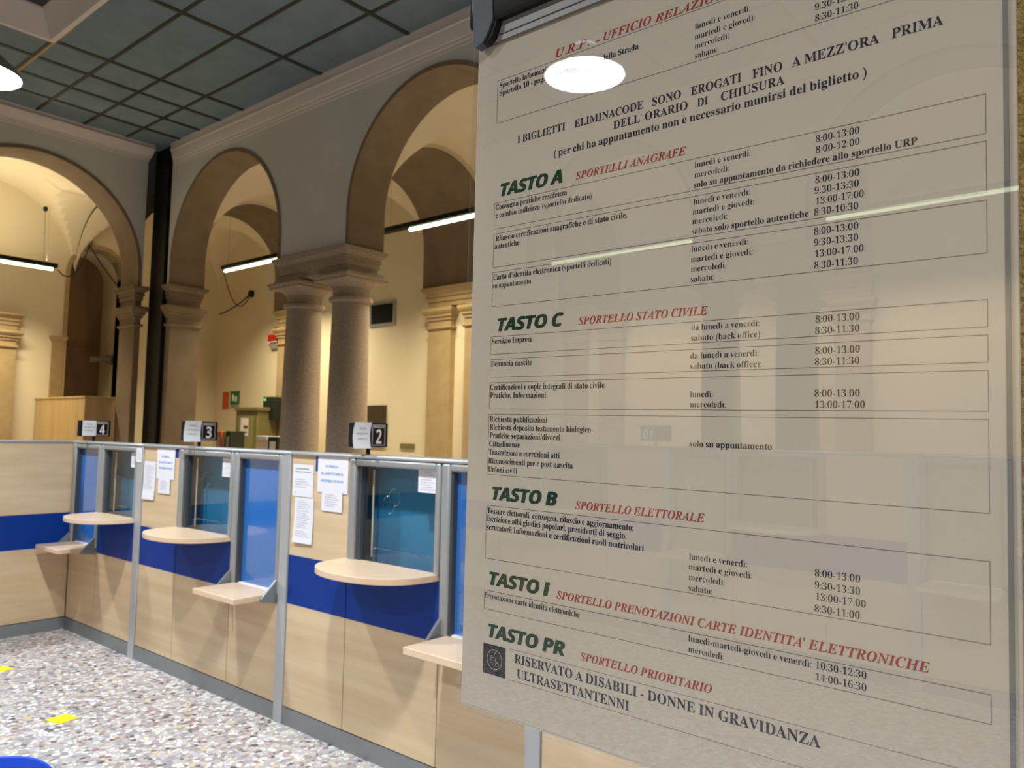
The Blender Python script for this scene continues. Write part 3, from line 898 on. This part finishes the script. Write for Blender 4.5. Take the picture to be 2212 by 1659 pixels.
# ------------------------------------------------------------------ number signs on the counter
def number_sign(x, y, digit, label, paper, plabel, rz=R_(96), mirrored=False):
    t = thing('number_sign', label, 'sign', (x, y, 1.532), rz, 'black window number signs')
    # local x runs along the face (left to right for the reader at -y)
    MB().box(-.125, .125, -.022, .022, .042, .170).build('sign_box', M['black'], t, bevel=.003)
    MB().box(-.008, .008, -.008, .008, 0, .045).build('pole', M['black'], t)
    fr = MB()
    a0, a1, b0, b1 = .004, .104, .050, .162
    for q in ((a0, a1, b1 - .004, b1), (a0, a1, b0, b0 + .004), (a0, a0 + .004, b0, b1), (a1 - .004, a1, b0, b1)):
        fr.box(q[0], q[1], -.0235, -.022, q[2], q[3])
    fr.build('plate_border', M['pale'], t)
    tx = MB()
    put_text(tx, 'G', 'SPORTELLO', a0 + .01, b1 - .0175, a1 - a0 - .02, .011, lambda p, q: (p, -.0237, q))
    dw = .042 * len(digit)
    put_text(tx, 'G', digit, (a0 + a1) / 2 - dw / 2, b0 + .010, dw, .076, lambda p, q: (p, -.0237, q))
    tx.build('white_lettering', M['white'], t, smooth=0)
    if paper:
        p = MB()
        n = 8
        bend, x0, x1, z0, z1, sk_ = paper
        vs = []
        for i in range(n + 1):
            k = i / n
            off = -.026 - bend * k ** 2
            vs += [(x0 - sk_ * k, off, z1 + (z0 - z1) * k), (x1 - sk_ * .6 * k, off + bend * .4 * k, z1 + (z0 - z1) * k)]
        m = len(vs)
        vs += [(a, b + .0006, c) for a, b, c in vs]
        fs = [(2 * i, 2 * i + 1, 2 * i + 3, 2 * i + 2) for i in range(n)] + [(m + 2 * i, m + 2 * i + 2, m + 2 * i + 3, m + 2 * i + 1) for i in range(n)]
        p.add(vs, fs)
        po_ = p.build('paper_notice', M['paper'], smooth=60)
        tag(po_, plabel, 'paper', 'white papers taped on the number signs')
        po_.location = t.location; po_.rotation_euler = t.rotation_euler
        tt = MB()
        for i, (wd, kk) in enumerate(((.05, .22), (.085, .42), (.07, .62))):
            off = -.0262 - bend * kk ** 2 - .001
            cx = (x0 + x1) / 2 - sk_ * .8 * kk; zz = z1 + (z0 - z1) * kk
            s = ('SERVIZI', 'DEMOGRAFICI', 'SPORTELLO')[i]
            put_text(tt, 'B', s, cx - wd / 2, zz - .006, wd, .007, lambda a, b: (a, off - .001, b))
        tt.build('printed_lines', M['ink'], po_, smooth=0)
    return t


number_sign(-3.275, 2.72, '2', 'black sign with white number 2 on the counter rail, nearest the notice board', (.05, -.125, -.002, .036, .173, .055), 'white paper hanging curled and slanted left of number 2')
number_sign(-5.04, 2.72, '3', 'black sign with white number 3 on the counter rail, middle of the three', (.04, -.125, -.002, .034, .173, .035), 'white paper hanging slightly slanted left of number 3')
number_sign(-6.73, 2.72, '4', 'black sign with white number 4 on the counter rail, furthest left', (.0, -.108, .002, .046, .168, 0), 'white paper lying flat left of number 4')
number_sign(-3.36, mir(2.72), '10', 'black sign with white number 10 across the hall, mirrored in the notice board', None, '', R_(160 + 0))

# ------------------------------------------------------------------ papers taped on the counter
def sheet(name, label, x0, x1, z0, z1, y=YC - .0025, lines=(), m='paper', group=None, tilt=0, curl=0.0):
    n = 6
    vs = []
    for i in range(n + 1):
        k = i / n
        z = z1 + (z0 - z1) * k
        o = -curl * k ** 3
        vs += [(x0 + tilt * k, y + o, z), (x1 + tilt * k, y + o * .6, z)]
    mm = len(vs)
    vs += [(a, b + .0007, c) for a, b, c in vs]
    fs = [(2 * i, 2 * i + 1, 2 * i + 3, 2 * i + 2) for i in range(n)] + [(mm + 2 * i, mm + 2 * i + 2, mm + 2 * i + 3, mm + 2 * i + 1) for i in range(n)]
    s = tag(MB().add(vs, fs).build(name, M[m], smooth=60), label, 'paper', group)
    byc = {}
    for (a, b, zz, h, txt, c) in lines:
        byc.setdefault(c, MB())
        k = (z1 - zz) / (z1 - z0)
        yy = y - .0012 - curl * k ** 3
        put_text(byc[c], 'B', txt, x0 + a + tilt * k, zz, b, h, lambda p, q: (p, yy, q))
    for c, mb in byc.items():
        mb.build('printed_text', M[c], s, smooth=0)
    return s


def filler(x, wd, z0, z1, step, c='pale', h=.006):
    words = ['avviso al pubblico', 'per informazioni', 'rivolgersi allo sportello', 'orario di apertura', 'su appuntamento', 'documento richiesto']
    out, z, i = [], z1, 0
    while z > z0:
        out.append((x, wd * (.7 + .3 * ((i * 7) % 5) / 4), z, h, words[i % 6], c)); z -= step; i += 1
    return out


g2 = 'papers taped left of window 2'
sheet('paper_notice', 'white sheet with green and grey lines, upper left of the papers beside the nearest window', -3.868, -3.675, 1.28, 1.462, group=g2,
      lines=[(.02, .13, 1.435, .008, 'Comune informa', 'signgreen'), (.02, .15, 1.417, .008, 'nuovi orari', 'signgreen')] + filler(.02, .14, 1.33, 1.375, .014) + [(.02, .02, 1.30, .006, 'info', 'pale')])
sheet('paper_notice', 'long greyish sheet hanging below the green lined sheet beside the nearest window', -3.84, -3.663, 1.022, 1.276, group=g2, lines=filler(.025, .12, 1.10, 1.25, .013) + filler(.02, .13, 1.055, 1.085, .012), curl=.012, y=YC - .003)
sheet('paper_notice', 'pale sheet with three blue lines, largest of the papers beside the nearest window', -3.634, -3.367, 1.318, 1.511, group=g2, y=YC - .004,
      lines=[(.07, .11, 1.455, .013, 'SI PREGA', 'lightblue'), (.03, .20, 1.415, .013, 'DI ASPETTARE IL', 'lightblue'), (.03, .20, 1.375, .013, 'PROPRIO TURNO', 'lightblue')])
sheet('paper_notice', 'small sheet overlapping the large blue lined sheet at the nearest window', -3.588, -3.408, 1.218, 1.337, group=g2, y=YC - .0065, lines=filler(.03, .12, 1.235, 1.305, .012))
sheet('paper_notice', 'small sheet taped in the upper right corner of the nearest pane, by the notice board', -2.842, -2.705, 1.363, 1.482, y=YC + .014, lines=filler(.02, .10, 1.375, 1.46, .012), group='papers taped on the window panes')
sheet('blue_strip', 'narrow dark blue strip beside the blue lined sheet beside the nearest window', -3.657, -3.637, 1.43, 1.511, m='blue', group='blue strips above the papers')
g3 = 'papers taped left of window 3'
sheet('paper_notice', 'narrow white sheet on the post left of the middle window', -5.81, -5.725, 1.40, 1.504, y=YC - .0155, lines=filler(.015, .06, 1.42, 1.48, .014), group=g3)
sheet('paper_notice', 'long greyish sheet, lowest left of the papers beside the middle window', -5.705, -5.53, 1.14, 1.412, lines=filler(.02, .13, 1.20, 1.38, .013), group=g3, curl=.01)
sheet('paper_notice', 'pale sheet with three blue lines, largest of the papers beside the middle window', -5.513, -5.255, 1.295, 1.511, y=YC - .004, group=g3,
      lines=[(.07, .11, 1.445, .014, 'SI PREGA', 'lightblue'), (.03, .20, 1.405, .014, 'DI ASPETTARE IL', 'lightblue'), (.03, .20, 1.365, .014, 'PROPRIO TURNO', 'lightblue')])
sheet('paper_notice', 'small sheet overlapping the large blue lined sheet at the middle window', -5.475, -5.305, 1.195, 1.308, y=YC - .0065, lines=filler(.03, .11, 1.21, 1.28, .012), group=g3)
sheet('paper_notice', 'small sheet taped in the upper right corner of the middle pane, under sign 3', -4.665, -4.535, 1.35, 1.468, y=YC + .014, lines=filler(.02, .09, 1.36, 1.45, .012), group='papers taped on the window panes')
sheet('paper_notice', 'small sheet taped in the upper right corner of the furthest pane, under sign 4', -5.955, -5.845, 1.355, 1.465, y=YC + .014, lines=filler(.02, .07, 1.37, 1.44, .012), group='papers taped on the window panes')
sheet('blue_strip', 'narrow dark blue strip beside the blue lined sheet beside the middle window', -5.252, -5.21, 1.45, 1.511, m='blue', group='blue strips above the papers')

# ------------------------------------------------------------------ pendant lamps
def pendant(x, y, z, label):
    t = thing('pendant_lamp', label, 'lamp', (x, y, z), group='white dish pendant lamps of the hall')
    out = [(.212, 0), (.205, .02), (.17, .065), (.12, .11), (.075, .14), (.055, .15), (.05, .20)]
    inn = [(.03, .142), (.066, .134), (.112, .102), (.165, .06), (.20, .018), (.209, 0)]
    MB().lathe(out + [(.0485, .2)], 0, 0, 48, False).build('shade', M['greymetal'], t)
    MB().lathe(inn, 0, 0, 48, False).build('reflector', M['glow'], t)
    MB().lathe([(.0575, .147), (.0545, .165)], 0, 0, 32, False).build('vent_ring', M['vent_glow'], t)
    MB().lathe([(.05, .20), (.052, .22), (.052, .27), (.035, .30), (.01, .31)], 0, 0, 24).build('lamp_socket', M['greymetal'], t)
    MB().tube([(0, 0, .30), (0, 0, ZC - z + (.4 if SX0 < x < SX1 and SY0 < y < SY1 else 0))], .004, 6).build('cable', M['black'], t)
    return t


labs = ['lit grey pendant lamp cut by the left edge of the photo', 'lit pendant lamp mirrored as a bright oval in the notice board', 'lit pendant lamp high above the frame, over window 2',
        'lit pendant lamp far left in front of window 4', 'lit pendant lamp behind the camera on the right', 'lit pendant lamp beyond the plaster pier']
for (x, y, z), l in zip(PENDANTS, labs):
    pendant(x, y, z, l)

# ------------------------------------------------------------------ tube lamps of the corridors
tl = ['long black tube lamp in the arch behind the corner, greenish tube', 'long black tube lamp seen through the arch right of the columns', 'black tube lamp hidden behind the notice board',
      'long black tube lamp in the left corridor, seen through the large left arch', 'black tube lamp across the hall, left one mirrored in the board', 'black tube lamp across the hall, right one mirrored in the board']
for k, (x0, y0, x1, y1, z, dn, up_) in enumerate(TUBES):
    L = math.hypot(x1 - x0, y1 - y0)
    ry = 0 if abs(y1 - y0) < .01 else PI / 2
    t = thing('tube_lamp', tl[k], 'lamp', ((x0 + x1) / 2, (y0 + y1) / 2, z), ry, 'black tube lamps hanging in the corridors')
    MB().box(-L / 2, L / 2, -.05, .05, -.02, .045).build('housing', M['black'], t, bevel=.004)
    a0 = -L / 2 + (.55 if k == 1 else .06)
    tu = MB().tube([(a0, 0, -.048), (L / 2 - .06, 0, -.048)], .026, 12)
    tu.build('tube', M['tube'], t)
    for sx in (-L / 2 + .15, L / 2 - .15):
        MB().tube([(sx, 0, .045), (sx, 0, (5.3 if k != 3 else 5.1) - z)], .0025, 5).build('wire', M['steel'], t)

# cables, junction boxes
def sag(a, b, d, n=14):
    a, b = Vector(a), Vector(b)
    return [a.lerp(b, i / n) - Vector((0, 0, d * 4 * (i / n) * (1 - i / n))) for i in range(n + 1)]


t = thing('junction_box', 'small grey box with drooping cables on the vault above the left niche', 'junction box', (-14.36, 5.55, 4.86))
MB().box(-.03, .04, -.05, .05, -.06, .07).build('box', M['olive'], t, bevel=.01)
MB().tube(sag((.02, 0, -.06), (.93, -.80, -.74), .28), .010, 6).build('cable', M['dark'], t)
MB().tube(sag((.02, 0, -.06), (.04, .72, -.90), .05), .010, 6).build('cable', M['dark'], t)
t = thing('junction_box', 'round black box with cables on the corridor wall under the greenish tube lamp', 'junction box', (-13.2, 8.03, 4.22))
MB().prism(circ(0, 0, .065, 20), -.04, .015, lambda p, q, tt: (p, tt, q)).build('box', M['black'], t)
MB().tube(sag((0, -.02, 0), (.72, -1.0, .20), .42), .008, 6).build('cable', M['dark'], t)
MB().tube(sag((0, -.02, 0), (-.95, -.1, -.32), .05), .012, 6).build('cable', M['dark'], t)
t = tag(MB().lathe([(.0, .05), (.03, .04), (.035, 0), (.02, -.03), (0, -.035)], 0, 0, 12, False).tube([(0, 0, -.03), (0, .02, -.85)], .003, 5).build('ceiling_hook', M['dark']), 'tiny dark hook with a thin wire in the vault of the left corridor', 'hook')
t.location = (-13.38, 4.50, 5.03)

# wall camera at the niche
t = thing('wall_camera', 'grey bullet camera on the side of the niche in the left corridor', 'camera', (-14.75, 6.195, 2.88))
MB().box(-.06, .06, -.08, 0, -.08, .08).build('bracket', M['greymetal'], t, bevel=.01)
MB().tube([(.0, -.08, 0), (.02, -.40, -.03)], .05, 14).build('camera_body', M['greymetal'], t)

# wooden booth filling the left corridor
t = thing('wooden_booth', 'tall plain wooden cabinet standing in the left corridor behind sign 4', 'cabinet', (-13.4, 5.1, 0))
MB().box(-.985, 1.0, -.24, .26, 0, 2.08).build('body', M['booth'], t, bevel=.006)
MB().box(-.99, 1.01, -.25, .27, 2.08, 2.11).build('top_board', M['booth'], t, bevel=.004)

# ------------------------------------------------------------------ things on and before the corridor wall
YW = YO
t = thing('wall_vent', 'dark louvred vent in a grey frame on the wall right of the columns', 'vent', (-9.43, YW, 3.52))
MB().box(-.30, .30, -.03, 0, -.19, .19).build('frame', M['steel'], t, bevel=.004)
lo = MB().box(-.255, .255, -.032, -.028, -.15, .15)
for i in range(9):
    lo.box(-.25, .25, -.04, -.03, -.145 + i * .034, -.125 + i * .034)
lo.build('louvres', M['black'], t)
t = tag(MB().box(-9.72, -9.28, YW - .03, YW, 1.45, 2.08).build('dark_panel', mat('brown_board', srgb(58, 44, 30), .6), bevel=.004), 'dark brown panel on the wall just above and behind sign 2', 'wall panel')
t = tag(MB().box(-8.93, -8.62, YW - .02, YW, 1.42, 1.50).build('door_plate', M['olive'], bevel=.004), 'small grey plate on the wall right of sign 2', 'plate')
t = thing('alarm_bell', 'red fire alarm with red and grey signs below, left of the columns', 'alarm', (-12.40, YW, 3.40))
MB().lathe([(.0, -.08), (.06, -.06), (.08, 0)], 0, 0, 20, False).build('bell', M['alarm'], t).matrix_local = Matrix.Translation((.06, 0, .06)) @ Matrix.Rotation(R_(-90), 4, 'X')
MB().box(-.14, .14, -.06, 0, -.15, -.01).build('red_box', M['alarm'], t, bevel=.005)
MB().box(-.14, .16, -.062, -.058, -.155, -.14).build('white_edge', M['white'], t)
MB().box(-.08, .16, -.04, 0, -.27, -.17).build('grey_plate', M['steel'], t)
t = thing('exit_poster', 'orange emergency notice on the corridor wall, left of the green one', 'poster', (-13.98, YW, 2.24))
MB().box(-.11, .11, -.01, 0, -.19, .14).build('board', M['orange'], t)
t = thing('exit_sign', 'green emergency sign with a white figure on the corridor wall', 'sign', (-13.66, YW, 2.27))
MB().box(-.15, .17, -.012, 0, -.13, .12).build('board', M['signgreen'], t)
pc = MB(); pc.add([(-.07, -.014, -.07), (-.01, -.014, -.07), (.01, -.014, -.01), (-.03, -.014, .07), (-.08, -.014, .05)], [(0, 1, 2, 3, 4)]); pc.box(.03, .09, -.014, -.012, -.08, .02)
pc.build('white_figure', M['white'], t)
MB().box(-.15, .17, -.012, 0, -.19, -.14).build('grey_strip', M['steel'], t)
t = thing('metal_locker', 'olive metal cabinet with a glass door and a paper on it, by the corridor wall', 'cabinet', (-12.36, 7.70, 0))
MB().box(-.34, .34, -.18, .22, 0, 1.99).build('body', M['olive'], t, bevel=.01)
MB().box(-.37, .37, -.20, .24, 1.99, 2.05).build('top_board', M['olive'], t, bevel=.006)
dr = MB().box(-.22, .22, -.19, -.18, .1, 1.90).build('door', mat('greenish_glass', srgb(134, 136, 96), .35), t)
MB().box(-.15, .09, -.194, -.191, 1.55, 1.86).build('paper', M['paper'], dr)
MB().box(-.05, .08, -.197, -.194, 1.68, 1.73).build('red_print', M['red'], dr)
MB().box(-.12, .07, -.197, -.194, 1.60, 1.63).build('blue_print', M['lightblue'], dr)
t = thing('wall_box', 'dark green box with a small glowing green label hung on the wall behind the columns', 'case', (-12.02, 7.945, 2.04))
MB().box(-.20, .14, -.20, 0, -.20, .20).build('case', M['darkgreen'], t, bevel=.008)
MB().box(-.18, -.10, -.205, -.2, .13, .17).build('green_label', M['greenlabel'], t)
t = thing('low_cabinet', 'low pale cabinet along the corridor wall, mostly hidden by the counter', 'cabinet', (-11.3, 7.0, 0))
MB().box(-1.1, 1.3, -.25, .25, 0, 1.17).build('body', M['wood'], t)
MB().box(-1.13, 1.33, -.27, .27, 1.17, 1.20).build('top_board', M['wood'], t)
for i, (x, wd, h, m, nm, lb, ct) in enumerate([(-11.98, .15, .42, 'orange', 'ring_binder', 'orange brown binder standing behind sign 3', 'binder'), (-11.83, .06, .42, 'olive', 'ring_binder', 'olive binder standing right of the orange one', 'binder'), (-11.70, .14, .43, 'darkgreen', 'ring_binder', 'dark green binder, rightmost of the three behind sign 3', 'binder'),
                                       (-10.42, .26, .36, 'darkgreen', 'file_box', 'dark file box with a white label beside the left column', 'box')]):
    t = thing(nm, lb, ct, (x, 6.93, 1.2))
    MB().box(-wd / 2, wd / 2, -.13, .13, 0, h).build('case', M[m], t, bevel=.006)
    MB().box(-wd * .3, wd * .3, -.133, -.13, h * .35, h * .8).build('label', M['paper'] if i == 3 else M['steel'], t)
for i in range(5):
    tag(MB().box(-10.88 + .01 * (i % 2), -10.60, 6.8, 7.05, 1.2 + i * .075, 1.265 + i * .075).build('paper_stack', M['paper'] if i % 2 == 0 else M['wood_light'], bevel=.004),
        ('lowest', 'second', 'middle', 'fourth', 'topmost')[i] + ' white paper pack in the stack left of the file box', 'paper pack', 'paper packs stacked by the file box')

# ------------------------------------------------------------------ floor marks and the blue chair
for x, y, l in ((-4.83, 1.867, 'yellow tape square on the floor in front of window 3'), (-6.10, 1.945, 'yellow tape square on the floor cut by the left edge of the photo')):
    t = tag(MB().box(-.062, .062, -.06, .06, 0, .0015).build('floor_marker', M['yellow']), l, 'floor marker', 'yellow floor markers')
    t.location = (x, y, .001); t.rotation_euler = (0, 0, R_(12))
t = thing('plastic_chair', 'blue plastic waiting chair, only the top of its back in the lower left corner', 'chair', (-2.385, .70, 0), R_(52))
n = 14
vs = []
for j in range(9):
    z = .43 + j * .036
    for i in range(n + 1):
        a = -1 + 2 * i / n
        hw = .20 * (1 - .10 * max(0, (j - 5)) ** 1.3 / 4)
        zz = z - (.05 * abs(a) ** 4 if j > 5 else 0)
        vs.append((a * hw, .10 + j * .012 - .06 * a * a, zz))
m0 = len(vs)
vs += [(x, y + .012, z) for x, y, z in vs]
fs = [(j * (n + 1) + i, j * (n + 1) + i + 1, (j + 1) * (n + 1) + i + 1, (j + 1) * (n + 1) + i) for j in range(8) for i in range(n)]
fs += [tuple(m0 + q for q in reversed(f_)) for f_ in fs]
ring = [i for i in range(n + 1)] + [(j + 1) * (n + 1) - 1 for j in range(1, 9)] + [8 * (n + 1) + i for i in range(n - 1, -1, -1)] + [j * (n + 1) for j in range(7, 0, -1)]
fs += [(ring[i], ring[(i + 1) % len(ring)], m0 + ring[(i + 1) % len(ring)], m0 + ring[i]) for i in range(len(ring))]
MB().add(vs, fs).build('backrest', M['plastic'], t, smooth=60)
MB().prism([(-.22, -.2), (.22, -.2), (.23, .1), (.2, .18), (-.2, .18), (-.23, .1)], .42, .445, lambda p, q, tt: (p, q - .05, tt)).build('seat', M['plastic'], t, bevel=.01)
for sx in (-.19, .19):
    MB().tube([(sx, -.2, 0), (sx, -.19, .42)], .012).build('leg', M['black'], t)
    MB().tube([(sx, .14, 0), (sx, .10, .42), (sx, .13, .6)], .012).build('leg', M['black'], t)
